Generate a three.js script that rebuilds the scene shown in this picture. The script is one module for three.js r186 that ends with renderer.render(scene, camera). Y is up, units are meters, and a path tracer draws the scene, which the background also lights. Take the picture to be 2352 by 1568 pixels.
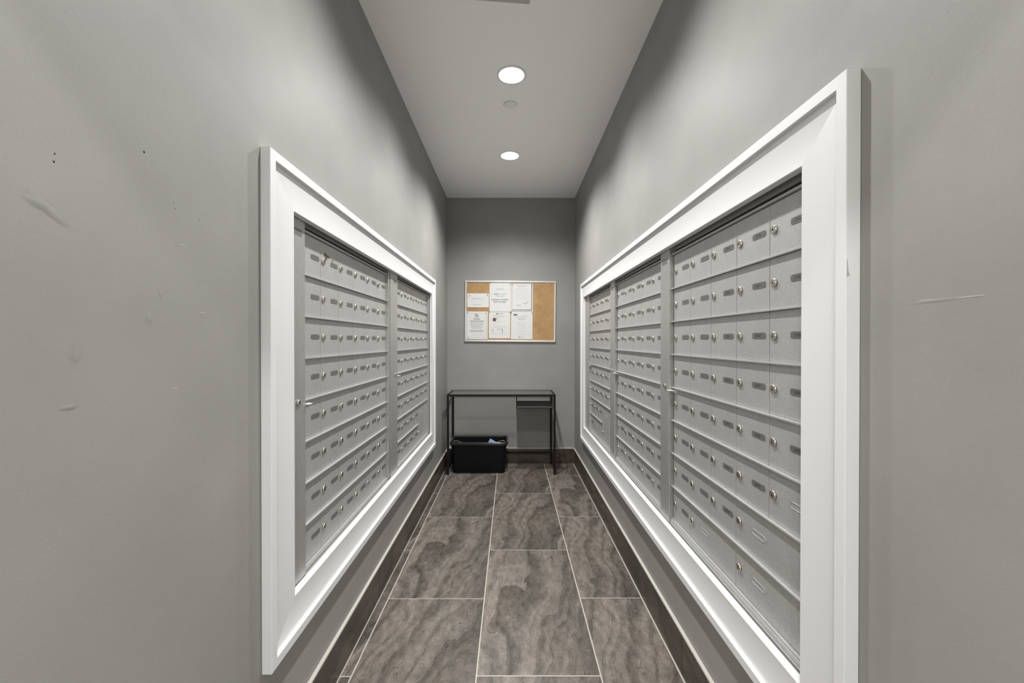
import * as THREE from 'three';
import { RoundedBoxGeometry } from 'three/addons/geometries/RoundedBoxGeometry.js';
import { mergeGeometries, toCreasedNormals } from 'three/addons/utils/BufferGeometryUtils.js';
import { RectAreaLightUniformsLib } from 'three/addons/lights/RectAreaLightUniformsLib.js';

// ---------------------------------------------------------------- camera, light level, exposure
const W = 2352, H = 1568, FOCAL = 960;
const scene = new THREE.Scene();
scene.background = new THREE.Color(0x000000);
const EYE = 1.23;
const camera = new THREE.PerspectiveCamera(2 * Math.atan(H / 2 / FOCAL) * 180 / Math.PI, W / H, 0.02, 40);
camera.position.set(0, EYE, 0);
camera.rotation.x = -0.0056;
camera.setViewOffset(W, H, 2.5, -3.9, W, H);
camera.updateProjectionMatrix();
const renderer = new THREE.WebGLRenderer({ antialias: true });
renderer.toneMapping = THREE.LinearToneMapping;
renderer.toneMappingExposure = 1.0;
renderer.shadowMap.enabled = true;
RectAreaLightUniformsLib.init();
const LAMP = 7.1, LOBBY_LAMP = 1150;           // candela of the alcove's downlights; radiance of the lobby's lamp faces

// ---------------------------------------------------------------- the room in metres (camera at z = 0 looking along -z)
const HALF = 0.641;            // half width of the alcove
const BACK = 4.2;              // depth of the back wall
const CEIL = 2.663;
const WALL_T = 0.22;
const FRONT0 = 0.06, FRONT1 = 0.16;

// ---------------------------------------------------------------- helpers
let seed = 7;
const rnd = () => ((seed = (seed * 16807) % 2147483647) - 1) / 2147483646;
const used = new Map();
function numbered(name) {
  const n = used.get(name) ?? 0;
  used.set(name, n + 1);
  return n ? name + '_' + String(n).padStart(3, '0') : name;
}
function shadowy(m) { m.castShadow = true; m.receiveShadow = true; return m; }
function mesh(name, geometry, material, parent) {
  const m = shadowy(new THREE.Mesh(geometry, material));
  m.name = parent === scene ? numbered(name) : name;
  parent.add(m);
  return m;
}
function thing(name, label, category, [x, y, z] = [0, 0, 0], turn = 0, group) {
  const o = new THREE.Group();
  o.name = numbered(name);
  o.position.set(x, y, z);
  o.rotation.y = turn;
  o.userData = { label, category };
  if (group) o.userData.group = group;
  scene.add(o);
  return o;
}
function structure(name) {
  const o = new THREE.Group();
  o.name = name; o.userData.kind = 'structure';
  scene.add(o);
  return o;
}
function tag(o, label, category, group) {
  o.userData.label = label; o.userData.category = category;
  if (group) o.userData.group = group;
  return o;
}
// uv in metres, projected along each face's own axis
function metricUV(g, ox = 0, oy = 0) {
  const p = g.attributes.position, n = g.attributes.normal, uv = new Float32Array(p.count * 2);
  for (let i = 0; i < p.count; i++) {
    const ax = Math.abs(n.getX(i)), ay = Math.abs(n.getY(i)), az = Math.abs(n.getZ(i));
    const x = p.getX(i), y = p.getY(i), z = p.getZ(i);
    if (az >= ax && az >= ay) { uv[2 * i] = x + ox; uv[2 * i + 1] = y + oy; }
    else if (ax >= ay) { uv[2 * i] = z + ox; uv[2 * i + 1] = y + oy; }
    else { uv[2 * i] = x + ox; uv[2 * i + 1] = z + oy; }
  }
  g.setAttribute('uv', new THREE.BufferAttribute(uv, 2));
  return g;
}
function box(x0, x1, y0, y1, z0, z1) {
  const g = new THREE.BoxGeometry(x1 - x0, y1 - y0, z1 - z0);
  g.translate((x0 + x1) / 2, (y0 + y1) / 2, (z0 + z1) / 2);
  return metricUV(g);
}
function rbox(x0, x1, y0, y1, z0, z1, r = 0.001, seg = 1) {
  const g = new RoundedBoxGeometry(x1 - x0, y1 - y0, z1 - z0, seg, r);
  g.translate((x0 + x1) / 2, (y0 + y1) / 2, (z0 + z1) / 2);
  return metricUV(g);
}
function merged(list) {
  return mergeGeometries(list.map((g) => (g.index ? g.toNonIndexed() : g)).map((g) => {
    for (const k of Object.keys(g.attributes)) if (!['position', 'normal', 'uv', 'color'].includes(k)) g.deleteAttribute(k);
    return g;
  }));
}
function paint(g, r, gr, b) {
  const c = new Float32Array(g.attributes.position.count * 3);
  for (let i = 0; i < c.length; i += 3) { c[i] = r; c[i + 1] = gr; c[i + 2] = b; }
  g.setAttribute('color', new THREE.BufferAttribute(c, 3));
  return g;
}
function slab(shape, depth, bevel = 0) {
  const g = new THREE.ExtrudeGeometry(shape, { depth, bevelEnabled: bevel > 0, bevelSize: bevel, bevelThickness: bevel, bevelSegments: 1, curveSegments: 10 });
  return g;
}
function roundRect(w, h, r, Cls = THREE.Shape) {
  const s = new Cls(), x = -w / 2, y = -h / 2;
  s.moveTo(x + r, y); s.lineTo(x + w - r, y); s.absarc(x + w - r, y + r, r, -Math.PI / 2, 0);
  s.lineTo(x + w, y + h - r); s.absarc(x + w - r, y + h - r, r, 0, Math.PI / 2);
  s.lineTo(x + r, y + h); s.absarc(x + r, y + h - r, r, Math.PI / 2, Math.PI);
  s.lineTo(x, y + r); s.absarc(x + r, y + r, r, Math.PI, 1.5 * Math.PI);
  return s;
}
function tube(points, r, closed = false, seg = 8, rad = 8) {
  return new THREE.TubeGeometry(new THREE.CatmullRomCurve3(points.map((p) => new THREE.Vector3(...p)), closed, 'catmullrom', 0.1), points.length * seg, r, rad, closed);
}

// ---------------------------------------------------------------- noise and textures
const hashT = new Float32Array(65536);
for (let i = 0; i < 65536; i++) hashT[i] = rnd();
// lattice noise that repeats every px, py cells
function noise(x, y, px, py, salt = 0) {
  const xi = Math.floor(x), yi = Math.floor(y), fx = x - xi, fy = y - yi;
  const u = fx * fx * (3 - 2 * fx), v = fy * fy * (3 - 2 * fy);
  const w = (a, b) => hashT[((((a % px) + px) % px) * 173 + (((b % py) + py) % py) * 7919 + salt * 1013) & 65535];
  const a = w(xi, yi), b = w(xi + 1, yi), c = w(xi, yi + 1), d = w(xi + 1, yi + 1);
  return a + (b - a) * u + (c - a) * v + (a - b - c + d) * u * v;
}
function fbm(x, y, px, py, oct, salt = 0) {
  let s = 0, a = 0.5, t = 0;
  for (let o = 0; o < oct; o++) { s += a * noise(x, y, px, py, salt + o); t += a; a *= 0.5; x *= 2; y *= 2; px *= 2; py *= 2; }
  return s / t;
}
function texture(w, h, fn, srgb) {
  const d = new Uint8Array(w * h * 4);
  for (let j = 0; j < h; j++) for (let i = 0; i < w; i++) {
    const c = fn(i / w, j / h), k = (j * w + i) * 4;
    d[k] = Math.max(0, Math.min(255, c[0])); d[k + 1] = Math.max(0, Math.min(255, c[1])); d[k + 2] = Math.max(0, Math.min(255, c[2])); d[k + 3] = 255;
  }
  const t = new THREE.DataTexture(d, w, h);
  t.wrapS = t.wrapT = THREE.RepeatWrapping;
  t.magFilter = THREE.LinearFilter; t.minFilter = THREE.LinearMipmapLinearFilter; t.generateMipmaps = true;
  if (srgb) t.colorSpace = THREE.SRGBColorSpace;
  t.needsUpdate = true;
  return t;
}
function repeated(t, sx, sy = sx) { const c = t.clone(); c.repeat.set(1 / sx, 1 / sy); c.needsUpdate = true; return c; }

// roller-stippled wall paint: relief only
const stipple = texture(256, 256, (u, v) => { const n = 255 * (0.6 * fbm(u * 32, v * 32, 32, 32, 3, 3) + 0.4 * noise(u * 90, v * 90, 90, 90, 9)); return [n, n, n]; });
const wallTone = texture(256, 256, (u, v) => { const n = 236 + 19 * fbm(u * 6, v * 6, 6, 6, 5, 21); return [n, n, n]; }, true);
// satin anodised aluminium: fine grain and faint mottling
const metalTone = texture(512, 512, (u, v) => {
  const n = 216 + 8 * fbm(u * 8, v * 8, 8, 8, 4, 31) + 26 * (noise(u * 230, v * 230, 230, 230, 35) - 0.5) + 9 * (noise(u * 90, v * 90, 90, 90, 37) - 0.5);
  return [n, n, n];
}, true);
const streakTone = texture(512, 256, (u, v) => {
  const n = 212 + 24 * (fbm(u * 64, v * 2, 64, 2, 4, 41) - 0.5) + 18 * (noise(u * 200, v * 100, 200, 100, 43) - 0.5);
  return [n, n, n];
}, true);
const corkTone = texture(512, 512, (u, v) => {
  const a = noise(u * 190, v * 190, 190, 190, 51), b = noise(u * 130, v * 130, 130, 130, 53), c = fbm(u * 6, v * 6, 6, 6, 3, 55);
  const k = 0.86 + 0.16 * c + (a > 0.78 ? 0.06 : 0) - (b > 0.82 ? 0.09 : 0) + 0.06 * (a - 0.5);
  return [202 * k, 162 * k, 112 * k];
}, true);
// veined stone-look porcelain: layered strata drifting along the length of an 18 x 36 inch tile
function stone(salt, w = 560, h = 1120) {
  const B = 4096, hash = (i) => hashT[((i + 4000) * 7919 + salt * 977) & 65535];
  return texture(w, h, (u, v) => {
    const px = u, py = v * 2;
    const w1 = fbm(px * 1.7 + 11 * salt, py * 0.9, B, B, 2, salt), w2 = fbm(px * 5, py * 2.6 + 7 * salt, B, B, 4, salt + 5), w3 = fbm(px * 14, py * 7, B, B, 3, salt + 9);
    // layered strata that wander along the tile; each layer grades and then breaks off at a crisp edge
    const s = px * 2.1 - py * 0.62 + 1.5 * (w1 - 0.5) + 0.42 * (w2 - 0.5) + 0.10 * (w3 - 0.5) + 3.1 * salt;
    const layer = s * 3.4, id = Math.floor(layer), f = layer - id;
    const strat = hash(id) + (hash(id + 1) - hash(id)) * Math.pow(f, 4) * 0.5;
    const s2 = s + 0.22 * (fbm(px * 4 + 9, py * 1.8, B, B, 3, salt + 31) - 0.5), l2 = s2 * 8.5, i2 = Math.floor(l2), f2 = l2 - i2;
    const thin = hash(i2 + 700) + (hash(i2 + 701) - hash(i2 + 700)) * Math.pow(f2, 2);
    // fine dark cracks following the same drift
    const c0 = s * 4.6 + 0.9 * (w2 - 0.5), c1 = Math.abs(c0 - Math.round(c0));
    const crack = c1 < 0.026 && fbm(px * 3 + 40, py * 1.6, B, B, 2, salt + 13) > 0.47 ? 1 - c1 / 0.026 : 0;
    const crisp = hash(id + 300) > 0.35 ? 1 : 0.3;
    const edge = f < 0.06 ? (1 - f / 0.06) * crisp : 0, lip = f > 0.945 ? (f - 0.945) / 0.055 * crisp : 0;
    const broad = fbm(px * 2.2 + salt, py * 1.1 + 3 * salt, B, B, 3, salt + 11);
    const fine = fbm(px * 26, py * 13, B, B, 4, salt + 17), grit = noise(px * 170, py * 170, B, B, 19), speck = noise(px * 95, py * 80, B, B, 29);
    let L = 0.83 + 0.26 * (strat - 0.5) + 0.22 * (thin - 0.5) + 0.34 * (broad - 0.5) + 0.36 * (fine - 0.5) + 0.16 * (grit - 0.5) + 0.10 * (speck - 0.5) - 0.30 * crack - 0.28 * edge + 0.17 * lip;
    const fleck = noise(px * 75, py * 60, B, B, 91);
    if (strat > 0.5 && fleck > 0.86) L += 0.7 * (fleck - 0.86);
    if (strat > 0.62 && fleck < 0.10) L -= 1.2 * (0.10 - fleck);
    const warm = 0.5 + 0.9 * (w2 - 0.5) + 0.5 * (broad - 0.5);
    return [122 * L + 4 * warm, 116 * L, 110 * L - 4 * warm];
  }, true);
}
const stoneMaps = [stone(1), stone(2)];

// ---------------------------------------------------------------- materials
const std = (o) => new THREE.MeshStandardMaterial(o);
const phys = (o) => new THREE.MeshPhysicalMaterial(o);
const lin = (r, g, b) => new THREE.Color().setRGB(r, g, b);
const M = {
  wall: phys({ color: lin(0.316, 0.309, 0.295), map: repeated(wallTone, 1.1), roughness: 0.52, specularIntensity: 0.6, bumpMap: repeated(stipple, 0.16), bumpScale: 0.00016 }),
  ceiling: std({ color: lin(0.91, 0.91, 0.90), roughness: 0.85, bumpMap: repeated(stipple, 0.16), bumpScale: 0.0001 }),
  lobby: std({ color: lin(0.78, 0.77, 0.74), roughness: 0.8 }),
  white: std({ color: lin(0.725, 0.727, 0.727), roughness: 0.38 }),
  lampWhite: std({ color: lin(0.82, 0.82, 0.81), roughness: 0.6 }),
  metal: std({ color: lin(0.66, 0.657, 0.642), map: repeated(metalTone, 0.32), metalness: 0.5, roughness: 0.5 }),
  streaked: std({ color: lin(0.70, 0.695, 0.675), map: repeated(streakTone, 0.25, 0.8), metalness: 0.6, roughness: 0.42 }),
  inside: std({ color: lin(0.018, 0.018, 0.017), roughness: 0.9 }),
  lock: std({ color: lin(0.62, 0.60, 0.54), metalness: 1, roughness: 0.24, vertexColors: true }),
  tab: std({ color: lin(0.82, 0.82, 0.80), metalness: 0.3, roughness: 0.4 }),
  sticker: std({ color: lin(0.20, 0.20, 0.19), metalness: 0.4, roughness: 0.45 }),
  grout: std({ color: lin(0.47, 0.44, 0.39), roughness: 0.9 }),
  trim: std({ color: lin(0.50, 0.49, 0.44), roughness: 0.5 }),
  black: phys({ color: lin(0.008, 0.0075, 0.007), roughness: 0.5, specularIntensity: 0.5 }),
  plastic: phys({ color: lin(0.004, 0.004, 0.0055), roughness: 0.5, specularIntensity: 0.45 }),
  rim: std({ color: lin(0.020, 0.020, 0.020), roughness: 0.16 }),
  shelfEdge: std({ color: lin(0.42, 0.42, 0.41), metalness: 0.5, roughness: 0.35 }),
  glass: phys({ color: lin(0.94, 0.95, 0.94), transmission: 1, thickness: 0, roughness: 0.04, ior: 1.5 }),
  alu: std({ color: lin(0.80, 0.80, 0.79), metalness: 0.85, roughness: 0.34 }),
  cork: std({ map: repeated(corkTone, 0.35), color: lin(0.80, 0.81, 0.84), roughness: 0.95 }),
  paper: std({ color: lin(0.80, 0.80, 0.78), roughness: 0.8 }),
  blackPin: std({ color: lin(0.02, 0.02, 0.02), roughness: 0.35 }),
  clearPin: std({ color: lin(0.55, 0.54, 0.50), roughness: 0.3 }),
  whitePin: std({ color: lin(0.85, 0.83, 0.76), roughness: 0.3 }),
  corkPin: std({ color: lin(0.50, 0.33, 0.15), roughness: 0.4 }),
  blue: std({ color: lin(0.30, 0.52, 0.90), roughness: 0.6 }),
  wire: std({ color: lin(0.62, 0.62, 0.60), metalness: 0.4, roughness: 0.35 }),
  stain: std({ color: lin(0.09, 0.075, 0.045), roughness: 0.6 }),
  scuff: std({ color: lin(0.41, 0.405, 0.39), roughness: 0.5 }),
  hole: std({ color: lin(0.02, 0.02, 0.02), roughness: 0.9 }),
  smudge: std({ color: lin(0.42, 0.41, 0.39), roughness: 0.6 }),
};
const tileMats = stoneMaps.map((map) => std({ map, roughness: 0.38 }));
const baseMats = stoneMaps.map((map) => std({ map, color: lin(0.44, 0.40, 0.37), roughness: 0.32 }));

// ---------------------------------------------------------------- ceiling lamps
const LAMPS = [1.28, 2.262, 3.241];          // depths, all on the centre line
function downlight(x, depth, label, power, flush = false) {
  const recess = flush ? 0.004 : 0.044;
  const o = thing('recessed_ceiling_light', label, 'ceiling light', [x, CEIL, -depth], 0, 'recessed ceiling lights in a row');
  const ring = [[0.0665, 0.001], [0.0675, -0.0035], [0.072, -0.0045], [0.080, -0.002], [0.0805, 0.0], [0.0665, 0.001]];
  mesh('trim_ring', new THREE.LatheGeometry(ring.map((p) => new THREE.Vector2(...p)), 48), M.lampWhite, o);
  const can = [[0.0663, 0.0], [0.0655, recess + 0.004], [0.001, recess + 0.0045], [0.001, recess + 0.012], [0.0685, recess + 0.012], [0.0685, 0.0012]];
  mesh('reflector', new THREE.LatheGeometry(can.map((p) => new THREE.Vector2(...p)), 48), M.lampWhite, o);
  const lens = new THREE.CylinderGeometry(0.064, 0.064, 0.003, 48);
  lens.translate(0, recess + 0.002, 0);
  mesh('lens', lens, std({ color: 0xffffff, emissive: 0xffffff, emissiveIntensity: 6, roughness: 0.6 }), o);
  const warm = new THREE.Color().setRGB(1, 0.992, 0.978);
  let lamp;
  if (flush) {
    lamp = new THREE.RectAreaLight(warm, power, 0.09, 0.09);
    lamp.position.set(0, recess - 0.0012, 0);
    lamp.rotation.x = -Math.PI / 2;
  } else {
    lamp = new THREE.SpotLight(warm, power, 0, 73 * Math.PI / 180, 1, 2);
    lamp.position.set(0, 0.010, 0);
    lamp.target.position.set(0, -1, 0);
    o.add(lamp.target);
    lamp.castShadow = true; lamp.shadow.radius = 1.5; lamp.shadow.mapSize.set(1024, 1024); lamp.shadow.camera.near = 0.02;
  }
  o.add(lamp);
  return o;
}
downlight(0.0, LAMPS[0], 'recessed round ceiling light just above the top edge of the picture', LAMP);
downlight(0.003, LAMPS[1], 'bright round recessed ceiling light between the grey vent and the white sprinkler cover', LAMP);
downlight(-0.008, LAMPS[2], 'bright round recessed ceiling light nearest the back wall', LAMP * 1.45);
downlight(0.0, -0.55, 'recessed round ceiling light in the lobby just beyond the doorway', LOBBY_LAMP * 0.72, true);
downlight(-0.95, -1.7, 'recessed round ceiling light on the left side of the lobby behind the viewer', LOBBY_LAMP * 2.1, true);
downlight(0.95, -1.7, 'recessed round ceiling light on the right side of the lobby behind the viewer', LOBBY_LAMP * 2.1, true);

// ---------------------------------------------------------------- shell
const HOLE = {      // openings cut for the mailboxes: depth range and heights
  left: { d0: 1.19, d1: 3.325, y0: 0.47, y1: 1.63 },
  right: { d0: 0.885, d1: 3.615, y0: 0.47, y1: 1.63 },
};
function sideWall(name, side) {
  const h = HOLE[name === 'wall_left' ? 'left' : 'right'];
  const s = new THREE.Shape();
  s.moveTo(FRONT0, 0); s.lineTo(BACK + WALL_T, 0); s.lineTo(BACK + WALL_T, CEIL); s.lineTo(FRONT0, CEIL); s.closePath();
  const p = new THREE.Path();
  p.moveTo(h.d0, h.y0); p.lineTo(h.d1, h.y0); p.lineTo(h.d1, h.y1); p.lineTo(h.d0, h.y1); p.closePath();
  s.holes.push(p);
  const g = slab(s, WALL_T);                 // local x = depth, z = thickness
  const m = new THREE.Matrix4();
  // depth -> -z, thickness -> outward x
  if (side < 0) m.makeBasis(new THREE.Vector3(0, 0, -1), new THREE.Vector3(0, 1, 0), new THREE.Vector3(1, 0, 0)).setPosition(-HALF - WALL_T, 0, 0);
  else m.makeBasis(new THREE.Vector3(0, 0, -1), new THREE.Vector3(0, 1, 0), new THREE.Vector3(1, 0, 0)).setPosition(HALF, 0, 0);
  g.applyMatrix4(m);
  const o = mesh(name, g, M.wall, scene);
  o.userData.kind = 'structure';
  return o;
}
const wallLeft = sideWall('wall_left', -1), wallRight = sideWall('wall_right', 1);
const wallBack = mesh('wall_back', box(-HALF, HALF, 0, CEIL, -BACK - WALL_T, -BACK), M.wall, scene);
wallBack.userData.kind = 'structure';
const wallFront = mesh('wall_front', merged([
  box(-HALF, -0.52, 0, 2.1, -FRONT1, -FRONT0), box(0.52, HALF, 0, 2.1, -FRONT1, -FRONT0), box(-HALF, HALF, 2.1, CEIL, -FRONT1, -FRONT0),
]), M.wall, scene);
wallFront.userData.kind = 'structure';
{
  const s = new THREE.Shape();
  s.moveTo(-HALF - WALL_T, FRONT0); s.lineTo(HALF + WALL_T, FRONT0); s.lineTo(HALF + WALL_T, BACK + WALL_T); s.lineTo(-HALF - WALL_T, BACK + WALL_T); s.closePath();
  for (const [i, d] of LAMPS.entries()) { const p = new THREE.Path(); p.absarc([0, 0.003, -0.008][i], d, 0.069, 0, 2 * Math.PI, true); s.holes.push(p); }
  const g = new THREE.ExtrudeGeometry(s, { depth: 0.2, bevelEnabled: false, curveSegments: 40 });
  g.applyMatrix4(new THREE.Matrix4().makeBasis(new THREE.Vector3(1, 0, 0), new THREE.Vector3(0, 0, -1), new THREE.Vector3(0, 1, 0)).setPosition(0, CEIL, 0));
  mesh('ceiling', g, M.ceiling, scene).userData.kind = 'structure';
}
// the lobby that the alcove opens to, behind the camera
{
  const L = 1.7, B = 3.0;
  const f = mesh('floor_lobby', box(-L, L, -0.15, 0, -FRONT0, B), tileMats[0], scene); f.userData.kind = 'structure';
  const s = new THREE.Shape();
  s.moveTo(-L, -FRONT0); s.lineTo(L, -FRONT0); s.lineTo(L, B); s.lineTo(-L, B); s.closePath();
  for (const [x, z] of [[0, 0.55], [-0.95, 1.7], [0.95, 1.7]]) { const p = new THREE.Path(); p.absarc(x, z, 0.069, 0, 2 * Math.PI, true); s.holes.push(p); }
  const g = new THREE.ExtrudeGeometry(s, { depth: 0.2, bevelEnabled: false, curveSegments: 24 });
  g.applyMatrix4(new THREE.Matrix4().makeBasis(new THREE.Vector3(1, 0, 0), new THREE.Vector3(0, 0, 1), new THREE.Vector3(0, -1, 0)).setPosition(0, CEIL + 0.2, 0));
  mesh('ceiling_lobby', g, M.ceiling, scene).userData.kind = 'structure';
  mesh('wall_lobby_back', box(-L - 0.15, L + 0.15, 0, CEIL, B, B + 0.15), M.lobby, scene).userData.kind = 'structure';
  mesh('wall_lobby_left', box(-L - 0.15, -L, 0, CEIL, -FRONT0, B), M.lobby, scene).userData.kind = 'structure';
  mesh('wall_lobby_right', box(L, L + 0.15, 0, CEIL, -FRONT0, B), M.lobby, scene).userData.kind = 'structure';
  mesh('wall_lobby_front', merged([box(-L - 0.15, -HALF - WALL_T, 0, CEIL, -FRONT0 - 0.1, -FRONT0), box(HALF + WALL_T, L + 0.15, 0, CEIL, -FRONT0 - 0.1, -FRONT0)]), M.lobby, scene).userData.kind = 'structure';
}

// ---------------------------------------------------------------- floor: grout bed and 18 x 36 inch tiles
const floor = structure('floor');
mesh('grout', box(-HALF - WALL_T, HALF + WALL_T, -0.15, -0.0015, -BACK - WALL_T, -FRONT0), M.grout, floor);
const GAP = 0.0056;
function tileGeometry(x0, x1, d0, d1, ou, ov) {
  const g = new RoundedBoxGeometry(x1 - x0, 0.009, d1 - d0, 1, 0.0012);
  const p = g.attributes.position, uv = g.attributes.uv;
  for (let i = 0; i < p.count; i++) uv.setXY(i, (p.getX(i) + (x1 - x0) / 2 + ou) / 0.457, (-p.getZ(i) + (d1 - d0) / 2 + ov) / 0.914);
  g.translate((x0 + x1) / 2, -0.0045, -(d0 + d1) / 2);
  return g;
}
const EDGE = 0.628;
const columns = [
  [-EDGE, -0.586, [FRONT0, 0.61, 1.527, 2.452, 3.370, 4.187], 0.41],
  [-0.586, -0.127, [FRONT0, 0.15, 1.07, 1.990, 2.915, 3.831, 4.187], 0],
  [-0.127, 0.331, [FRONT0, 0.61, 1.530, 2.454, 3.371, 4.187], 0],
  [0.331, EDGE - 0.002, [FRONT0, 0.15, 1.07, 1.995, 2.917, 3.831, 4.187], 0],
];
columns.forEach(([x0, x1, joints, ou], c) => {
  for (let i = 0; i + 1 < joints.length; i++) {
    const full = joints[i + 1] - joints[i];
    const g = tileGeometry(x0 + GAP / 2, x1 - GAP / 2, joints[i] + GAP / 2, joints[i + 1] - GAP / 2, ou, i === 0 ? 0.914 - full : 0);
    mesh('tile', g, tileMats[(i + c) % 3 === 1 ? 1 : 0], floor);
  }
});

// ---------------------------------------------------------------- baseboards of cut tile with a cream edge strip
const BASE_H = 0.147;
function baseTile(len, ou, ov) {
  const g = new RoundedBoxGeometry(len, BASE_H, 0.011, 1, 0.001);
  const p = g.attributes.position, uv = g.attributes.uv;
  for (let i = 0; i < p.count; i++) uv.setXY(i, (p.getY(i) + ou) / 0.457, (p.getX(i) + len / 2 + ov) / 0.914);
  g.translate(0, BASE_H / 2 + 0.001, 0);
  return g;
}
function sideBase(name, sgn, joints) {
  const o = structure(name);
  for (let i = 0; i + 1 < joints.length; i++) {
    const len = joints[i + 1] - joints[i] - 0.003;
    const t = mesh('tile', baseTile(len, 0.1 + 0.12 * i, 0.2 * i), baseMats[i % 2], o);
    t.rotation.y = Math.PI / 2;
    t.position.set(sgn * (HALF - 0.0070), 0, -(joints[i] + joints[i + 1]) / 2);
  }
  const bed = box(-0.0015, 0.0015, 0.0, BASE_H, -4.186, -FRONT1 - 0.002);
  bed.translate(sgn * (HALF - 0.0016), 0, 0);
  mesh('grout', bed, M.grout, o);
  const strip = rbox(-0.0065, 0.0065, BASE_H + 0.001, BASE_H + 0.009, -4.186, -FRONT1 - 0.002, 0.0012);
  strip.translate(sgn * (HALF - 0.0070), 0, 0);
  mesh('edge_strip', strip, M.trim, o);
}
sideBase('baseboard_left', -1, [FRONT1, 1.07, 1.985, 2.915, 3.83, 4.186]);
sideBase('baseboard_right', 1, [FRONT1, 0.61, 1.528, 2.46, 3.37, 4.186]);
{
  const o = structure('baseboard_back');
  for (const [x0, x1, i] of [[-0.627, -0.29, 0], [-0.287, 0.627, 1]]) {
    const t = mesh('tile', baseTile(x1 - x0, 0.21 + 0.1 * i, 0.3 * i), baseMats[i], o);
    t.position.set((x0 + x1) / 2, 0, -BACK + 0.0070);
  }
  mesh('grout', box(-0.632, 0.632, 0, BASE_H, -BACK, -BACK + 0.002), M.grout, o);
  mesh('edge_strip', rbox(-0.634, 0.634, BASE_H + 0.001, BASE_H + 0.009, -BACK, -BACK + 0.0135, 0.0012), M.trim, o);
}

// ---------------------------------------------------------------- white mitred casings round the mailboxes
// profile: u = distance in from the outer edge, p = how far it stands off the wall
const PROFILE = [[0, 0.001], [0, 0.0255], [0.0012, 0.0267], [0.0248, 0.0267], [0.0258, 0.0257], [0.0260, 0.0150], [0.0272, 0.0146], [0.1255, 0.0212], [0.1268, 0.0200], [0.1268, 0.0005]];
const RAIL_W = 0.1268;
function casingRail(len, widen = 1) {
  const pos = [], q = [], tri = (a, b, c) => q.push(a, b, c);
  const P = PROFILE.map(([u, p]) => [u * widen, p]);
  const A = P.map(([u, p]) => [u, -u, p]), B = P.map(([u, p]) => [len - u, -u, p]);
  for (let i = 0; i + 1 < P.length; i++) { tri(A[i], A[i + 1], B[i + 1]); tri(A[i], B[i + 1], B[i]); }
  const last = P.length - 1;
  tri(A[last], A[0], B[0]); tri(A[last], B[0], B[last]);
  for (let i = 1; i + 1 < P.length; i++) { tri(A[0], A[i + 1], A[i]); tri(B[0], B[i], B[i + 1]); }
  for (const v of q) pos.push(...v);
  const g = new THREE.BufferGeometry();
  g.setAttribute('position', new THREE.Float32BufferAttribute(pos, 3));
  g.computeVertexNormals();
  return metricUV(toCreasedNormals(g, 0.5));
}
function casing(label, turn, x, z, L, y0, y1) {
  const o = thing('mailbox_casing', label, 'window frame', [x, y0, z], turn, 'white casings round the mailbox banks');
  o.userData.category = 'casing';
  const h = y1 - y0, e = 0.0004;
  const top = mesh('top_rail', casingRail(L), M.white, o); top.position.set(0, h, 0);
  const bottom = mesh('bottom_rail', casingRail(L), M.white, o); bottom.rotation.z = Math.PI; bottom.position.set(L, 0, 0);
  const left = mesh('side_rail', casingRail(h - e), M.white, o); left.rotation.z = Math.PI / 2; left.position.set(0, e / 2, 0);
  const right = mesh('side_rail', casingRail(h - e), M.white, o); right.rotation.z = -Math.PI / 2; right.position.set(L, h - e / 2, 0);
  return o;
}
const leftCasing = casing('wide white mitred frame around the two mailbox cabinets on the left wall', Math.PI / 2, -HALF, -1.070, 3.422 - 1.070, EYE - 0.858, EYE + 0.496);
const rightCasing = casing('wide white mitred frame around the three mailbox cabinets on the right wall', -Math.PI / 2, HALF, -3.708, 3.708 - 0.767, EYE - 0.866, EYE + 0.4985);
{
  // grey rubbed mark on the near edge of the right casing
  const s = new THREE.Shape();
  s.moveTo(0, 0); s.lineTo(0.006, 0.002); s.lineTo(0.003, 0.012); s.lineTo(0.0015, 0.03); s.lineTo(0, 0.034); s.closePath();
  const g = slab(s, 0.0003);
  const m = mesh('scuff', g, M.smudge, rightCasing);
  m.rotation.y = Math.PI / 2;
  m.position.set(3.708 - 0.767, 1.3645 - 0.866 + 0.115 + 0.37, 0.0255);
}

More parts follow.
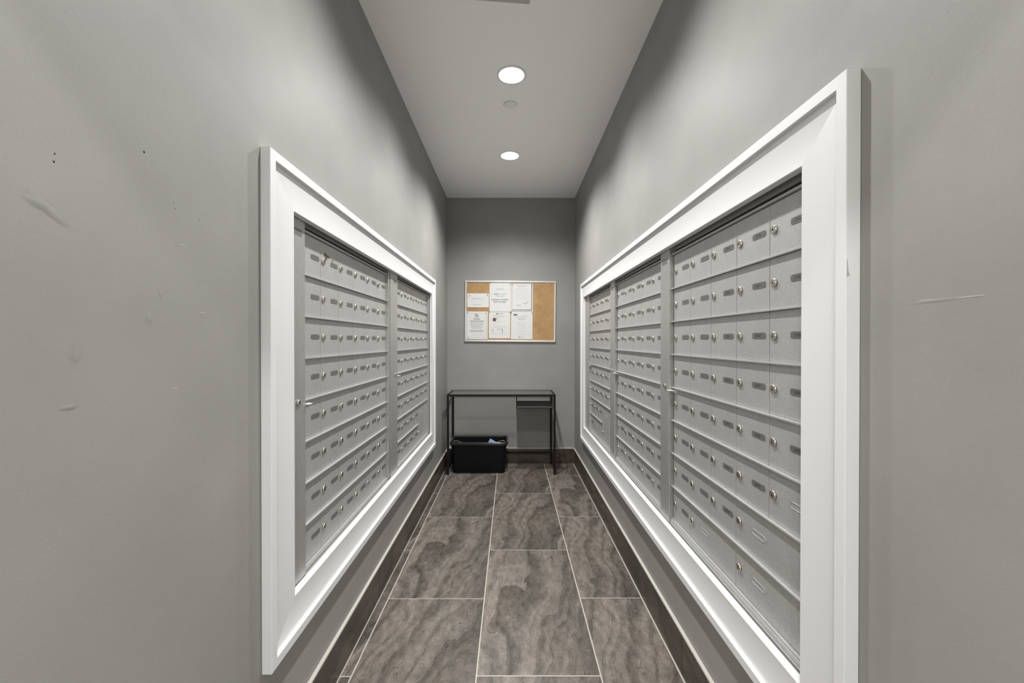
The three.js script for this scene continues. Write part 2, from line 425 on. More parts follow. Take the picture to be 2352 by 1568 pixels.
// ---------------------------------------------------------------- number plates
const plateCanvas = document.createElement('canvas');
plateCanvas.width = 1024; plateCanvas.height = 1024;
const pc = plateCanvas.getContext('2d');
pc.fillStyle = 'rgb(98,98,95)'; pc.fillRect(0, 0, 1024, 1024);
const NUMBERS = [];
function plateCell(text) {
  let k = NUMBERS.indexOf(text);
  if (k < 0) {
    k = NUMBERS.push(text) - 1;
    const cx = (k % 4) * 256, cy = Math.floor(k / 4) * 64;
    if (text) {
      pc.fillStyle = 'rgb(38,38,37)';
      pc.font = 'bold 38px sans-serif'; pc.textAlign = 'center'; pc.textBaseline = 'middle';
      pc.save(); pc.translate(cx + 116, cy + 33); pc.scale(1.28, 0.92); pc.fillText(text, 0, 0); pc.restore();
    }
  }
  return k;
}
const PLATE_W = 0.0600, PLATE_H = 0.0168;
const plateGeos = new Map();
function plateGeometry(text) {
  const k = plateCell(text);
  if (!plateGeos.has(k)) {
    const g = slab(roundRect(PLATE_W - 0.0004, PLATE_H - 0.0004, 0.0068), 0.0006, 0.0002);
    const p = g.attributes.position, uv = g.attributes.uv;
    for (let i = 0; i < p.count; i++) {
      const u = p.getX(i) / PLATE_W + 0.5, v = p.getY(i) / PLATE_H + 0.5;
      uv.setXY(i, ((k % 4) + 0.02 + 0.96 * u) / 4, 1 - (Math.floor(k / 4) + 1 - (0.02 + 0.96 * v)) / 16);
    }
    plateGeos.set(k, g);
  }
  return plateGeos.get(k);
}
['', '2405', '2406', '2501', '2502', '2503', '2504', '2505', '2506', '2601', '2602', '2603', '2604', '2701', '2702', '2703', '2704', '2801', '2802'].forEach(plateCell);
const plateTex = new THREE.CanvasTexture(plateCanvas);
plateTex.colorSpace = THREE.SRGBColorSpace;
M.plate = std({ map: plateTex, roughness: 0.5, metalness: 0.0 });

// ---------------------------------------------------------------- lock, tab, blank plate
function lockGeometry(r, h) {
  const prof = [[0, h], [r * 0.40, h], [r * 0.43, h - 0.0006], [r * 0.50, h - 0.0006], [r * 0.55, h], [r * 0.84, h], [r * 0.97, h - 0.0012], [r, h - 0.003], [r, 0], [0, 0]];
  const body = new THREE.LatheGeometry(prof.map((p) => new THREE.Vector2(...p)), 24);
  body.rotateX(Math.PI / 2);
  const slot = new THREE.BoxGeometry(r * 0.16, r * 0.62, 0.0004); slot.translate(0, -r * 0.02, h + 0.0001);
  const pin = new THREE.CylinderGeometry(r * 0.17, r * 0.17, 0.0004, 10); pin.rotateX(Math.PI / 2); pin.translate(0, -r * 0.2, h + 0.0001);
  return merged([paint(body, 1, 1, 1), paint(slot, 0.03, 0.03, 0.03), paint(pin, 0.03, 0.03, 0.03)]);
}
const doorLock = lockGeometry(0.0112, 0.0055), masterLock = lockGeometry(0.0098, 0.0055);
function tabGeometry() {          // bent metal pull: a flag that stands out level from the door, on a short upright foot
  const s = new THREE.Shape();
  s.moveTo(0, 0); s.lineTo(0.034, 0); s.lineTo(0.034, 0.012); s.lineTo(0.026, 0.027); s.lineTo(0.004, 0.029); s.lineTo(0, 0.024); s.closePath();
  const g = slab(s, 0.0016);
  g.rotateX(Math.PI / 2);          // lies level, reaching out along +z
  const foot = new THREE.BoxGeometry(0.034, 0.011, 0.0016); foot.translate(0.017, -0.0055, 0.0008);
  return merged([g, foot]);
}
const tabGeo = tabGeometry();
const blankGeo = (() => {
  const s = roundRect(0.0585, 0.0158, 0.0070);
  s.holes.push(roundRect(0.0555, 0.0128, 0.0056, THREE.Path));
  return slab(s, 0.0008, 0.0003);
})();

// ---------------------------------------------------------------- mailbox cabinets
const PITCH_Y = 0.1330, ROWS = 8;
const BASE_Y = EYE - 0.762;                    // underside of every cabinet
const Y = (h) => h + 0.762;                    // height relative to the eye -> local height
const R0 = Y(0.2125 + PITCH_Y);                // top of the first row of doors
const ZD = -0.019, ZR = -0.0095, ZP = -0.002;  // door face, rail face, post face (0 = wall plane)
const doorGeos = new Map();
function doorGeometry(w, h) {
  const k = w.toFixed(4) + 'x' + h.toFixed(4);
  if (!doorGeos.has(k)) doorGeos.set(k, rbox(0, w, 0, h, -0.005, 0, 0.0009));
  return doorGeos.get(k);
}
// c: measurements along the wall from the cabinet's left edge
function mailbox(label, pos, turn, c) {
  const o = thing('mailbox_cabinet', label, 'mailboxes', pos, turn, 'banks of apartment mailboxes');
  const { width, post, door0, pitch, cols, jamb } = c;
  const top = Y(0.392), bot = Y(-0.752), yHead = R0 + 0.0008, yFoot = R0 - ROWS * PITCH_Y - 0.0005;
  // housing: back, ends, floor and roof, open at the front
  mesh('housing', merged([
    box(0.001, width - 0.001, bot, top, -0.17, -0.165), box(0.001, 0.004, bot, top, -0.165, -0.03), box(width - 0.004, width - 0.001, bot, top, -0.165, -0.03),
    box(0.001, width - 0.001, bot, bot + 0.003, -0.165, -0.03), box(0.001, width - 0.001, top - 0.003, top, -0.165, -0.03),
    box(0.004, width - 0.004, bot + 0.003, top - 0.003, -0.034, -0.032),
  ]), M.inside, o);
  // left post with the master lock, the maker's sticker and, beside the doors, a narrow return
  const p = mesh('post', merged([rbox(0.001, post, bot, top, -0.012, ZP, 0.0012), box(post - 0.0025, post, bot, top, -0.030, -0.010)]), M.streaked, o);
  const sticker = mesh('sticker', rbox(post - 0.082, post - 0.020, Y(0.318), Y(0.339), ZP, ZP + 0.0004, 0.0001), M.sticker, p);
  sticker.name = 'sticker';
  const ml = mesh('master_lock', masterLock, M.lock, p); ml.position.set(post - c.lockIn, Y(-0.187), ZP);
  const jw = width - 0.001 - jamb;
  if (jw > 0.004) {
    mesh('jamb', merged([rbox(jamb, width - 0.001 - Math.min(0.009, jw * 0.3), bot, top, -0.030, ZP - 0.002, 0.0012), box(width - 0.010, width - 0.0015, bot, top, -0.030, -0.010)]), M.streaked, o);
  }
  const xr = jamb - 0.0005, xl = post + 0.0005;
  // head: shaded lip over the doors, a dark slot and the flange above it
  mesh('head_lip', rbox(xl, xr, yHead, yHead + 0.0065, -0.031, ZR - 0.002, 0.0006), M.metal, o);
  mesh('head_flange', rbox(xl, xr, yHead + 0.0195, top, -0.031, -0.022, 0.0006), M.metal, o);
  mesh('sill', merged([rbox(xl, xr, yFoot - 0.0035, yFoot, -0.031, ZR - 0.002, 0.0006), rbox(xl, xr, yFoot - 0.0155, yFoot - 0.0045, -0.031, -0.008, 0.0006), rbox(xl, xr, bot, yFoot - 0.0165, -0.031, -0.0045, 0.0006)]), M.metal, o);
  // cells
  const span = new Map();                        // cells that bigger doors swallow
  const cells = [];
  for (const d of c.wide ?? []) {
    for (let i = 0; i < d.w; i++) for (let j = 0; j < d.h; j++) span.set((d.col + i) + ',' + (d.row + j), d);
    cells.push(d);
  }
  for (let row = 0; row < ROWS; row++) for (let col = 0; col < cols; col++) if (!span.has(col + ',' + row)) cells.push({ col, row, w: 1, h: 1 });
  cells.sort((a, b) => a.col - b.col || a.row - b.row);
  for (const d of cells) {
    const w = pitch * d.w - 0.0026, yTop = R0 - PITCH_Y * d.row - (d.row ? 0.0052 : 0.0012), yBot = R0 - PITCH_Y * (d.row + d.h) + 0.0008;
    const x = door0 + pitch * d.col + 0.0013;
    const dm = mesh('door', doorGeometry(w, yTop - yBot), M.metal, o);
    dm.position.set(x, yBot, ZD);
    const yMid = R0 - PITCH_Y * (d.row + (d.lockRow ?? 0) + 0.5) - yBot - 0.0005;
    const lk = mesh('lock', doorLock, M.lock, dm); lk.position.set(0.0195, yMid + (rnd() - 0.5) * 0.001, 0); lk.rotation.z = (rnd() - 0.5) * 0.5;
    const yPlate = R0 - PITCH_Y * (d.row + 0.5) - yBot + 0.0005;
    if (d.blank) { const b = mesh('blank_plate', blankGeo, M.metal, dm); b.position.set(0.112, yPlate, 0); }
    else { const n = mesh('name_plate', plateGeometry(c.numbers?.[d.col]?.[d.row] ?? ''), M.plate, dm); n.position.set(0.110, yPlate, 0.0001); }
  }
  // projecting rails between the rows
  for (let row = 1; row < ROWS; row++) {
    const y = R0 - PITCH_Y * row, end = c.railEnd?.[row] !== undefined ? door0 + pitch * c.railEnd[row] - 0.002 : xr;
    mesh('rail', rbox(xl, end, y - 0.0048, y + 0.0004, -0.024, ZR, 0.0007), M.metal, o);
  }
  const tab = mesh('pull_tab', tabGeo, M.tab, o);
  tab.position.set(post + 0.0012, Y(-0.1985), ZD);
  return o;
}
const L0 = 1.192, L1 = 2.2315;
const mbLeftNear = mailbox('left-wall mailbox cabinet nearer the viewer, with brown tape residue on a top door', [-HALF, BASE_Y, -L0], Math.PI / 2,
  { width: L1 - L0 - 0.002, post: 1.307 - L0, door0: 1.298 - L0, pitch: 0.1512, cols: 6, jamb: 2.2062 - L0, lockIn: 0.046 });
mailbox('left-wall mailbox cabinet deeper in, with a tall double door at its lower right', [-HALF, BASE_Y, -L1], Math.PI / 2,
  { width: 3.322 - L1, post: 2.370 - L1, door0: 2.346 - L1, pitch: 0.1538, cols: 6, jamb: 3.2715 - L1, lockIn: 0.046,
    wide: [{ col: 4, row: 6, w: 2, h: 2, blank: true, lockRow: 1 }], railEnd: { 7: 4 } });
const FAR = 3.612;
mailbox('right-wall mailbox cabinet closest to the back wall, with a tall double door at its foot', [HALF, BASE_Y, -FAR], -Math.PI / 2,
  { width: FAR - 2.7035, post: FAR - 3.443, door0: FAR - 3.468, pitch: 0.1526, cols: 5, jamb: FAR - 2.7048, lockIn: 0.045,
    wide: [{ col: 3, row: 6, w: 2, h: 2, blank: true, lockRow: 1 }, { col: 1, row: 7, w: 2, h: 1, blank: true }], railEnd: { 7: 3 } });
mailbox('middle mailbox cabinet of the three on the right wall, its forty doors all alike', [HALF, BASE_Y, -2.702], -Math.PI / 2,
  { width: 2.702 - 1.7985, post: 2.702 - 2.597, door0: 2.702 - 2.582, pitch: 0.1560, cols: 5, jamb: 2.702 - 1.8000, lockIn: 0.048 });
mailbox('right-wall mailbox cabinet nearest the viewer, with legible numbers and wide bottom doors', [HALF, BASE_Y, -1.797], -Math.PI / 2,
  { width: 1.797 - 0.8885, post: 1.797 - 1.700, door0: 1.797 - 1.6915, pitch: 0.1560, cols: 5, jamb: 1.797 - 0.9105, lockIn: 0.041,
    wide: [{ col: 4, row: 5, w: 1, h: 1, blank: true }, { col: 3, row: 6, w: 2, h: 1, blank: true }, { col: 1, row: 7, w: 2, h: 1, blank: true }, { col: 3, row: 7, w: 2, h: 1, blank: true }],
    numbers: { 2: ['2405', '2406', '2501', '2502', '2503', '2504', '2505'], 3: ['2506', '2601', '2602', '2603', '2604', '2701'], 4: ['2702', '2703', '2704', '2801', '2802'] } });
{
  // tape residue on the top row of the near left cabinet
  const blot = (pts) => { const s = new THREE.Shape(); s.moveTo(...pts[0]); s.splineThru(pts.slice(1).map((p) => new THREE.Vector2(...p))); s.closePath(); return slab(s, 0.0002); };
  const a = blot([[0, 0], [0.010, 0.001], [0.018, -0.003], [0.030, -0.004], [0.046, -0.009], [0.040, -0.013], [0.028, -0.013], [0.024, -0.020], [0.016, -0.022], [0.012, -0.031], [0.006, -0.026], [0.008, -0.018], [0.001, -0.012]]);
  const b = blot([[0.064, -0.011], [0.074, -0.013], [0.072, -0.019], [0.067, -0.023], [0.068, -0.016]]);
  const m = mesh('tape_residue', merged([a, b]), M.stain, mbLeftNear);
  m.position.set(1.478 - L0, Y(0.3105), ZD);
}

// ---------------------------------------------------------------- marks on the walls
function wallMark(name, material, parent, side, d, y, pts) {
  const s = new THREE.Shape();
  s.moveTo(...pts[0]);
  for (const p of pts.slice(1)) s.lineTo(...p);
  s.closePath();
  const m = mesh(name, slab(s, 0.0003), material, parent);
  if (side < 0) { m.rotation.y = Math.PI / 2; m.position.set(-HALF, y, -d); } else { m.rotation.y = -Math.PI / 2; m.position.set(HALF, y, -d); }
  return m;
}
const dot = (r) => Array.from({ length: 8 }, (_, i) => [r * 0.8 * Math.cos(i * Math.PI / 4), r * Math.sin(i * Math.PI / 4)]);
const streak = (w, h, bend = 0.3) => [[0, 0], [w * 0.4, h * 0.7 + bend * h], [w, h], [w * 1.02, h - 0.0012], [w * 0.45, h * 0.6 + bend * h - 0.0016]];
for (const [d, y, r] of [[0.5886, 1.4927, 0.0014], [0.5875, 1.4812, 0.0016], [0.7321, 1.5598, 0.0022], [0.7966, 1.4926, 0.0010], [0.7997, 1.4828, 0.0010], [0.8625, 1.4793, 0.0010]]) {
  wallMark('nail_hole', M.hole, wallLeft, -1, d, y, dot(r));
}

// pale dents and scuffs in the paint: low smooth blisters of the wall's own colour, and thin rubbed streaks
function blister(parent, side, d, y, w, h, rise, turn = 0) {
  const g = new THREE.RingGeometry(0.001, 1, 24, 8), q = g.attributes.position;
  for (let i = 0; i < q.count; i++) { const r2 = q.getX(i) ** 2 + q.getY(i) ** 2; q.setZ(i, 0.6 * rise * (1 - r2) ** 2 - 0.00005); q.setXY(i, q.getX(i) * w * 0.8, q.getY(i) * h * 0.8); }
  g.computeVertexNormals(); g.rotateZ(turn);
  const m = mesh('dent', g, M.wall, parent);
  m.rotation.y = side < 0 ? Math.PI / 2 : -Math.PI / 2;
  m.position.set(side * HALF, y, -d);
  return m;
}
for (const [side, parent, d, y, w, h, rise, turn] of [
  [-1, wallLeft, 0.5797, 1.4127, 0.045, 0.012, 0.0022, -0.6], [-1, wallLeft, 0.569, 1.4176, 0.030, 0.014, 0.0020, -0.2], [-1, wallLeft, 0.7383, 1.2719, 0.012, 0.020, 0.0014, 0.3],
  [-1, wallLeft, 0.7639, 1.3179, 0.006, 0.018, 0.0012, 0.3], [-1, wallLeft, 0.6042, 1.1334, 0.022, 0.007, 0.0014, 0], [-1, wallLeft, 0.6144, 1.2111, 0.016, 0.022, 0.0010, 0],
  [1, wallRight, 0.6302, 1.2907, 0.080, 0.0045, 0.0010, 0.03],
]) { blister(parent, side, d, y, w, h, rise, turn); }
for (const [side, parent, d, y, w, h] of [[-1, wallLeft, 0.8018, 1.4142, 0.022, 0.003], [-1, wallLeft, 0.8576, 1.2885, 0.018, 0.001], [-1, wallLeft, 0.7854, 1.1396, 0.018, 0.001], [1, wallRight, 0.6054, 1.2909, 0.040, 0.0016], [1, wallRight, 0.6642, 1.2926, 0.030, 0.0012]]) {
  wallMark('scuff', M.scuff, parent, side, d, y, streak(w, h));
}

// ---------------------------------------------------------------- ceiling fittings
{
  const o = thing('sprinkler_cover', 'flat white round sprinkler cover plate on the ceiling between the two lights', 'sprinkler cover', [-0.003, CEIL, -2.545]);
  const prof = [[0, -0.0035], [0.036, -0.0035], [0.0395, -0.0025], [0.040, 0.0], [0, 0.0]];
  mesh('cover_plate', new THREE.LatheGeometry([...prof].reverse().map((p) => new THREE.Vector2(...p)), 40), M.lampWhite, o);
  const rg = new THREE.TorusGeometry(0.0412, 0.0009, 6, 40); rg.rotateX(Math.PI / 2);
  mesh('gap_ring', rg, M.smudge, o);
}
{
  const o = thing('ceiling_vent', 'grey ceiling vent just entering the picture at the top edge', 'vent', [-0.055, CEIL, -1.64], 0.095);
  const s = roundRect(0.29, 0.25, 0.003);
  s.holes.push(roundRect(0.25, 0.21, 0.002, THREE.Path));
  const f = slab(s, 0.006, 0.001); f.rotateX(Math.PI / 2);
  f.translate(0, -0.001, 0);
  const grey = std({ color: lin(0.46, 0.45, 0.43), roughness: 0.6 });
  mesh('vent_frame', f, grey, o);
  for (let i = 0; i < 9; i++) { const sl = rbox(-0.124, 0.124, -0.001, 0.001, -0.009, 0.009, 0.0006); sl.rotateX(0.5); sl.translate(0, -0.0055, -0.092 + i * 0.023); mesh('slat', sl, grey, o); }
}

// ---------------------------------------------------------------- cork board, notices and pins
const BOARD = new THREE.Matrix4().makeRotationZ(-0.0075).setPosition(-0.0061, 1.525, -BACK);
const onBoard = (o, x, y, z, tilt = 0) => {
  const m = BOARD.clone().multiply(new THREE.Matrix4().makeTranslation(x, y, z)).multiply(new THREE.Matrix4().makeRotationZ(tilt));
  m.decompose(o.position, o.quaternion, o.scale);
  return o;
};
const BW = 0.910, BH = 0.610, BF = 0.0165;
{
  const o = thing('cork_board', 'cork notice board in a thin white aluminium frame on the back wall', 'notice board');
  onBoard(o, 0, -BH / 2, 0);
  const cy = BH / 2;
  mesh('cork_panel', box(-BW / 2 + 0.006, BW / 2 - 0.006, 0.006, BH - 0.006, 0.001, 0.010), M.cork, o);
  mesh('frame_rail', rbox(-BW / 2, BW / 2, BH - BF, BH, 0.0005, 0.017, 0.002, 2), M.alu, o);
  mesh('frame_rail', rbox(-BW / 2, BW / 2, 0, BF, 0.0005, 0.017, 0.002, 2), M.alu, o);
  mesh('frame_rail', rbox(-BW / 2, -BW / 2 + BF, BF, BH - BF, 0.0005, 0.017, 0.002, 2), M.alu, o);
  mesh('frame_rail', rbox(BW / 2 - BF, BW / 2, BF, BH - BF, 0.0005, 0.017, 0.002, 2), M.alu, o);
}
// board plan: half-millimetre units (0.529 mm) from the plan's upper left corner -> metres from the board's centre
const UNIT = 0.00052892, bx = (u) => (u - 1089.3) * UNIT, by = (v) => (783.1 - v) * UNIT;
const SHEET = 420;
function printed(w, h, draw) {
  const c = document.createElement('canvas');
  c.width = Math.round(w * 1800); c.height = Math.round(h * 1800);
  const x = c.getContext('2d');
  x.fillStyle = 'rgb(232,232,230)'; x.fillRect(0, 0, c.width, c.height);
  x.scale(c.width / 100, c.width / 100);           // 100 units wide
  draw(x, 100 * h / w);
  const t = new THREE.CanvasTexture(c);
  t.colorSpace = THREE.SRGBColorSpace;
  return t;
}
const ink = (x, g) => { x.fillStyle = x.strokeStyle = `rgb(${g},${g},${g})`; };
function words(x, cx, y, width, size, g, align = 'center') {   // a line of print too small to read
  ink(x, g);
  let at = align === 'center' ? cx - width / 2 : cx;
  const end = at + width;
  while (at < end) { const w = Math.min(end - at, size * (1.2 + 2.6 * rnd())); x.fillRect(at, y - size * 0.3, w, size * 0.5); at += w + size * 0.5; }
}
function line(x, text, cx, y, size, g, bold) { ink(x, g); x.font = (bold ? 'bold ' : '') + size + 'px sans-serif'; x.textAlign = 'center'; x.textBaseline = 'middle'; x.fillText(text, cx, y); }
function notice(label, cx0, cy0, cx1, cy1, z, tilt, draw) {
  const w = bx(cx1) - bx(cx0), h = by(cy0) - by(cy1);
  const g = new THREE.PlaneGeometry(w, h, 10, 12), p = g.attributes.position;
  const bow = (x, y) => 0.0012 * Math.pow(Math.max(0, -y / h + 0.1), 2) * 4 + 0.0006 * Math.sin(3 * x / w + 5 * y / h);
  for (let i = 0; i < p.count; i++) p.setZ(i, bow(p.getX(i), p.getY(i)));
  g.computeVertexNormals();
  const back = g.clone(); back.index.array.reverse();
  for (let i = 0; i < p.count; i++) back.attributes.position.setZ(i, p.getZ(i) - 0.0003);
  back.computeVertexNormals();
  const m = mesh('notice', merged([g, back]), std({ map: printed(w, h, draw), color: lin(0.84, 0.84, 0.84), roughness: 0.75 }), scene);
  tag(m, label, 'paper notice', 'notices pinned to the cork board');
  onBoard(m, (bx(cx0) + bx(cx1)) / 2, (by(cy0) + by(cy1)) / 2, z, tilt);
  return m;
}
notice('small landscape white card with three short lines, upper left of the cork board', 272, 447, 683, 712, 0.0115, 0.006, (x) => {
  words(x, 50, 25, 56, 4, 165); words(x, 47, 52, 38, 4, 165); words(x, 47, 81, 26, 4, 170);
});
notice('white letter sheet with bold heading about the media room, top centre of the cork board', 693, 246, 1100, 790, 0.0135, 0.004, (x) => {
  line(x, 'Attention:', 50, 29, 8, 140); line(x, 'Lobby', 30, 52, 8, 80, true); line(x, 'for Lobby', 62, 52, 8, 150); line(x, 'Washrooms', 50, 61, 7.6, 150);
  line(x, 'Employees in Media', 48, 78, 8.2, 66, true); line(x, 'Room and Gym', 48, 88, 8.2, 66, true);
});
notice('signed white letter inside a dark printed border, upper right of the notices', 1106, 250, 1516, 778, 0.0118, 0.0, (x, h) => {
  ink(x, 150); x.lineWidth = 1; x.strokeRect(5, 3, 90, h - 8); ink(x, 60); x.lineWidth = 2.4; x.beginPath(); x.moveTo(94, 2); x.lineTo(94, h - 6); x.lineTo(4, h - 6); x.stroke();
  words(x, 48, 13, 44, 4, 160);
  for (const [y, w] of [[20, 30], [26, 60], [32, 66], [41, 72], [46, 58], [52, 58], [57, 40], [64, 66], [69, 54], [75, 56]]) words(x, 48, y, w, 2.6, 200);
  ink(x, 110); x.lineWidth = 1.6; x.beginPath(); x.moveTo(56, 88); x.quadraticCurveTo(58, 98, 66, 95); x.quadraticCurveTo(74, 90, 79, 80); x.stroke(); x.lineWidth = 1.2;
  ink(x, 90); x.beginPath(); x.moveTo(24, 103); x.quadraticCurveTo(28, 98, 31, 103); x.quadraticCurveTo(34, 100, 37, 103); x.quadraticCurveTo(42, 102, 46, 99); x.stroke(); words(x, 50, 109, 60, 2, 205);
});
notice('white notice with a round prohibition symbol, lower left of the cork board', 258, 790, 665, 1318, 0.0178, 0.002, (x, h) => {
  ink(x, 165); x.lineWidth = 1; x.strokeRect(5, 9, 87, h - 18);
  ink(x, 80); x.lineWidth = 1.6; x.beginPath(); x.arc(48, 19, 7, 0, 7); x.stroke(); x.beginPath(); x.moveTo(43, 14); x.lineTo(53, 24); x.stroke(); x.fillRect(45, 17, 6, 3.6);
  line(x, 'NOTICE', 49, 34.5, 8, 85, true); x.fillRect(36, 38.4, 26, 0.9);
  line(x, 'Recreational Facilities', 50, 44, 6.2, 85, true); x.fillRect(19, 47, 62, 0.7);
  for (const [y, w] of [[54, 56], [59, 64], [64, 62], [69, 52], [74, 58], [79, 44]]) words(x, 50, y, w, 3.0, 140);
  for (const [y, w] of [[88, 66], [94, 62]]) words(x, 50, y, w, 4.2, 105);
  words(x, 54, 106, 70, 2, 190); words(x, 54, 112, 50, 2, 195);
});
notice('white sheet with a small brown picture and green text, lower centre of the cork board', 686, 776, 1090, 1297, 0.0118, 0.003, (x) => {
  ink(x, 150); x.fillRect(18, 1, 60, 0.8);
  ink(x, 70); x.beginPath(); x.arc(38, 13.5, 3.6, 0, 7); x.fill(); ink(x, 225); x.fillRect(36.5, 11.5, 2.4, 2.2); words(x, 55, 13, 22, 4.4, 130);
  x.fillStyle = 'rgb(176,190,160)'; x.fillRect(17, 21.5, 68, 1.4); x.fillRect(22, 25.5, 46, 1.4); x.fillRect(36, 29.5, 18, 1.2);
  x.fillStyle = 'rgb(104,78,74)'; x.fillRect(18.5, 33, 14.5, 15.5); ink(x, 70); x.beginPath(); x.arc(37.5, 36.5, 2, 0, 7); x.fill();
  x.fillStyle = 'rgb(196,192,120)'; x.fillRect(18.5, 50.4, 38, 1.2); words(x, 18, 62, 12, 3, 190, 'left'); words(x, 49, 75, 66, 2.8, 165);
  ink(x, 140); x.lineWidth = 1.4; x.strokeRect(39, 85, 25, 0.4); x.fillRect(62, 85, 3.2, 15); ink(x, 200); x.fillRect(14, 84, 6, 16); x.fillRect(38, 92, 20, 1);
  words(x, 50, 104, 74, 2.4, 180); words(x, 50, 111, 60, 2, 200);
});
notice('white letter with a dark label in its corner, lower right of the notices', 1104, 784, 1512, 1309, 0.0112, 0.0, (x) => {
  ink(x, 85); x.fillRect(11, 12.5, 18, 6); words(x, 66, 17.5, 32, 2.4, 175);
  for (const [y, w, s, g] of [[24, 58, 2.8, 150], [29, 34, 2.8, 170], [35, 36, 3.4, 120], [41, 22, 2.4, 190], [52, 66, 2.4, 200], [60, 30, 3, 165], [69, 40, 2.4, 195], [77, 44, 2.4, 195], [85, 22, 2.4, 205], [91, 34, 2.4, 195], [104, 32, 2.4, 190], [108, 78, 2, 205]]) words(x, 49, y, w, s, g);
  ink(x, 80); x.beginPath(); x.arc(38, 120, 2.4, 0, 7); x.fill(); words(x, 50, 120, 16, 3, 120);
});
function pinGeometry() {
  const prof = [[0, 0], [0.0030, 0], [0.0034, 0.0012], [0.0018, 0.0022], [0.0018, 0.0072], [0.0034, 0.0082], [0.0038, 0.0092], [0.0034, 0.0102], [0, 0.0104]];
  const g = new THREE.LatheGeometry(prof.map((p) => new THREE.Vector2(...p)), 12);
  g.rotateX(Math.PI / 2);
  return g;
}
const pinGeo = pinGeometry();
for (const [cx, cy, mat, label] of [
  [708, 252, 'blackPin', 'black push pin at the upper left corner of the media room sheet'],
  [1078, 262, 'blackPin', 'black push pin at the upper right corner of the media room sheet'],
  [1122, 266, 'blackPin', 'black push pin at the upper left corner of the bordered typed letter'],
  [1496, 274, 'blackPin', 'black push pin at the upper right corner of the bordered typed letter'],
  [655, 466, 'blackPin', 'black push pin at the right end of the small landscape card'],
  [318, 476, 'clearPin', 'pale clear push pin at the left end of the small landscape card'],
  [281, 808, 'blackPin', 'black push pin at the upper left corner of the prohibition notice'],
  [628, 812, 'blackPin', 'black push pin at the upper right corner of the prohibition notice'],
  [296, 1288, 'blackPin', 'black push pin at the lower left corner of the prohibition notice'],
  [648, 1306, 'clearPin', 'pale clear push pin at the lower right corner of the prohibition notice'],
  [694, 770, 'corkPin', 'brown push pin at the upper left corner of the sheet with the brown picture'],
  [1080, 792, 'clearPin', 'pale clear push pin at the upper right corner of the sheet with the brown picture'],
  [1108, 796, 'blackPin', 'black push pin at the upper left corner of the centred letter'],
  [1500, 804, 'clearPin', 'pale clear push pin at the upper right corner of the centred letter'],
  [1604, 268, 'whitePin', 'left one of two white push pins in the bare cork at upper right'],
  [1664, 300, 'corkPin', 'cork-coloured push pin between two white pins in the bare cork'],
  [1768, 268, 'whitePin', 'white push pin beside the lone black pin in the bare cork'],
  [1856, 274, 'blackPin', 'black push pin alone at the upper right corner of the bare cork'],
]) {
  const m = mesh('push_pin', pinGeo, M[mat], scene);
  tag(m, label, 'push pin', 'push pins on the cork board');
  onBoard(m, bx(cx), by(cy), cx > 1530 ? 0.0100 : 0.0138);
  m.rotateX(0.12);
}

// ---------------------------------------------------------------- narrow black steel desk with a glass top
{
  const o = thing('desk', 'narrow black steel desk with a tinted glass top against the back wall', 'desk', [-0.0885, 0, -4.008]);
  const w = 0.499, q = 0.180, t = 0.0185, top = 0.738;      // half width, half depth, tube, height
  const bar = (n, x0, x1, y0, y1, z0, z1) => mesh(n, rbox(x0, x1, y0, y1, z0, z1, 0.0015), M.black, o);
  for (const sx of [-1, 1]) for (const sz of [-1, 1]) {
    const x = sx * (w - t / 2), z = sz * (q - t / 2);
    bar('leg', x - t / 2, x + t / 2, 0, top - t, z - t / 2, z + t / 2);
  }
  bar('top_rail', -w, w, top - t, top, q - t, q); bar('top_rail', -w, w, top - t, top, -q, -q + t);
  bar('top_rail', -w, -w + t, top - t, top, -q + t, q - t); bar('top_rail', w - t, w, top - t, top, -q + t, q - t);
  bar('lower_rail', -w + t, w - t, 0.105, 0.105 + t, -q, -q + t);
  bar('lower_rail', -w, -w + t, 0.105, 0.105 + t, -q + t, q - t); bar('lower_rail', w - t, w, 0.105, 0.105 + t, -q + t, q - t);
  mesh('glass_top', rbox(-w + t + 0.001, w - t - 0.001, top - 0.007, top - 0.001, -q + t + 0.001, q - t - 0.001, 0.001), M.glass, o);
  const x0 = 0.140;
  bar('shelf_side', x0, x0 + 0.006, 0.612, top - t, -q + t, q - t);
  const sh = mesh('shelf', merged([rbox(x0 + 0.006, w - t, 0.612, 0.620, -q + 0.002, q - t + 0.012, 0.001), rbox(x0 + 0.006, w - t, 0.612, 0.628, -q + 0.002, -q + 0.010, 0.001)]), M.black, o);
  mesh('shelf_edge', rbox(x0 + 0.006, w - t, 0.6205, 0.6235, q - t + 0.0085, q - t + 0.0115, 0.0006), M.shelfEdge, o);
}

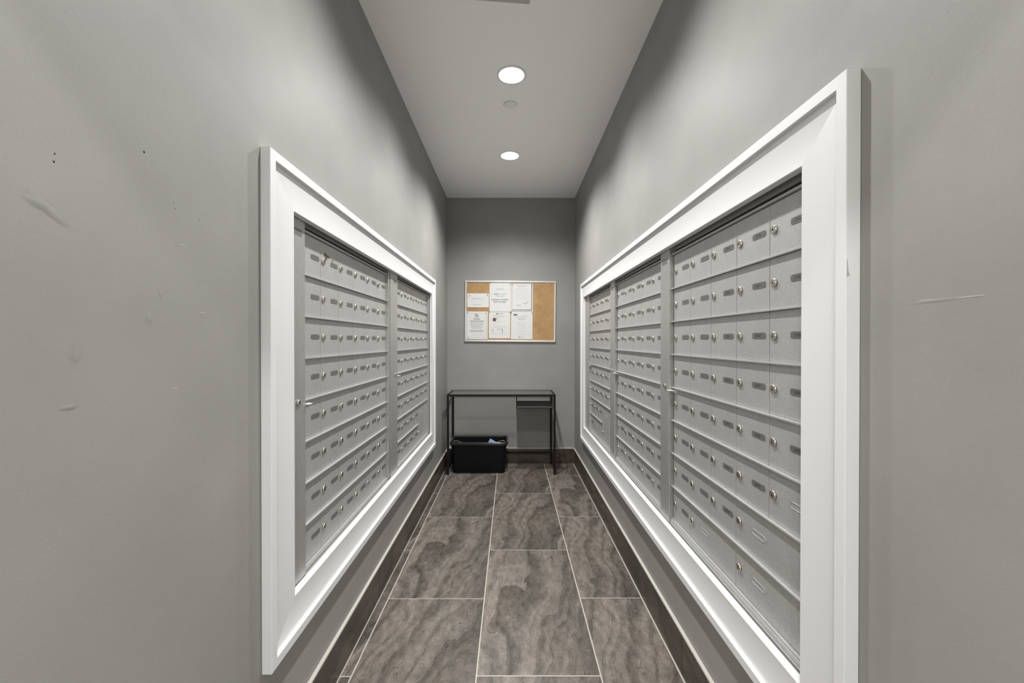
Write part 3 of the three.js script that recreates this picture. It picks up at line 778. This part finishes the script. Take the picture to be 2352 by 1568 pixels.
// ---------------------------------------------------------------- black bin and what is in it
function ringPoints(w, d, r, n = 6) {
  const pts = [];
  for (const [sx, sz, a0] of [[1, 1, 0], [-1, 1, 1], [-1, -1, 2], [1, -1, 3]])
    for (let i = 0; i <= n; i++) { const a = (a0 + i / n) * Math.PI / 2; pts.push([sx * (w / 2 - r) + r * Math.cos(a), sz * (d / 2 - r) + r * Math.sin(a)]); }
  return pts;
}
function loft(rings, loop = false) {       // rings of [w, d, r, y]; capped at the first and last ring, or a closed hoop
  const R = rings.map(([w, d, r, y]) => ringPoints(w, d, r).map(([x, z]) => [x, y, z]));
  const pos = [], n = R[0].length, push = (...v) => v.forEach((p) => pos.push(...p));
  if (loop) R.push(R[0]);
  for (let k = 0; k + 1 < R.length; k++) for (let i = 0; i < n; i++) { const j = (i + 1) % n; push(R[k][i], R[k + 1][i], R[k + 1][j], R[k][i], R[k + 1][j], R[k][j]); }
  if (!loop) for (const [ring, flip] of [[R[0], false], [R[R.length - 1], true]]) for (let i = 1; i + 1 < n; i++) flip ? push(ring[0], ring[i + 1], ring[i]) : push(ring[0], ring[i], ring[i + 1]);
  const g = new THREE.BufferGeometry();
  g.setAttribute('position', new THREE.Float32BufferAttribute(pos, 3));
  g.computeVertexNormals();
  return metricUV(toCreasedNormals(g, 0.6));
}
const BIN = [-0.298, 0, -4.003];
{
  const o = thing('recycling_bin', 'black plastic recycling bin on the floor under the desk', 'bin', BIN);
  mesh('bin_body', loft([[0.472, 0.244, 0.022, 0.002], [0.478, 0.250, 0.024, 0.012], [0.512, 0.272, 0.030, 0.262], [0.512, 0.272, 0.030, 0.286], [0.504, 0.264, 0.028, 0.286], [0.504, 0.264, 0.028, 0.262], [0.468, 0.240, 0.02, 0.014]]), M.plastic, o);
  const bead = Array.from({ length: 9 }, (_, i) => { const a = (i / 8) * Math.PI - 0.2, r = 0.010; return [0.524 + 2 * r * Math.cos(a), 0.282 + 2 * r * Math.cos(a), 0.036 + r * Math.cos(a), 0.282 + r * Math.sin(a)]; });
  mesh('rim', loft([[0.514, 0.272, 0.030, 0.268], [0.543, 0.301, 0.045, 0.266], ...bead, [0.504, 0.262, 0.027, 0.276], [0.513, 0.271, 0.030, 0.276]], true), M.rim, o);
  for (const s of [-1, 1]) {
    const wireH = tube([[s * 0.252, 0.238, 0.128], [s * 0.268, 0.240, 0.132], [s * 0.271, 0.252, 0.124], [s * 0.271, 0.252, 0.100], [s * 0.268, 0.240, 0.092], [s * 0.252, 0.236, 0.092]], 0.0030);
    mesh('handle', wireH, M.wire, o);
  }
  for (const s of [-1, 1]) mesh('wire', tube([[s * 0.150, 0.2835, 0.128], [s * 0.205, 0.2925, 0.085], [s * 0.228, 0.2935, 0.075], [s * 0.236, 0.288, 0.078], [s * 0.235, 0.272, 0.08]], 0.0018), M.wire, o);
}
{
  const g = slab(roundRect(0.10, 0.22, 0.002), 0.0012);
  g.translate(0, 0.11, 0);
  const m = mesh('flyer', g, M.blue, scene);
  m.position.set(-0.163, 0.082, -3.962);
  m.rotation.set(-0.22, 0.15, 0.0);
  m.rotateZ(-0.52);
  m.position.x -= 0.10;
  tag(m, 'light blue paper flyer sticking up inside the black bin', 'flyer');
}

renderer.render(scene, camera);
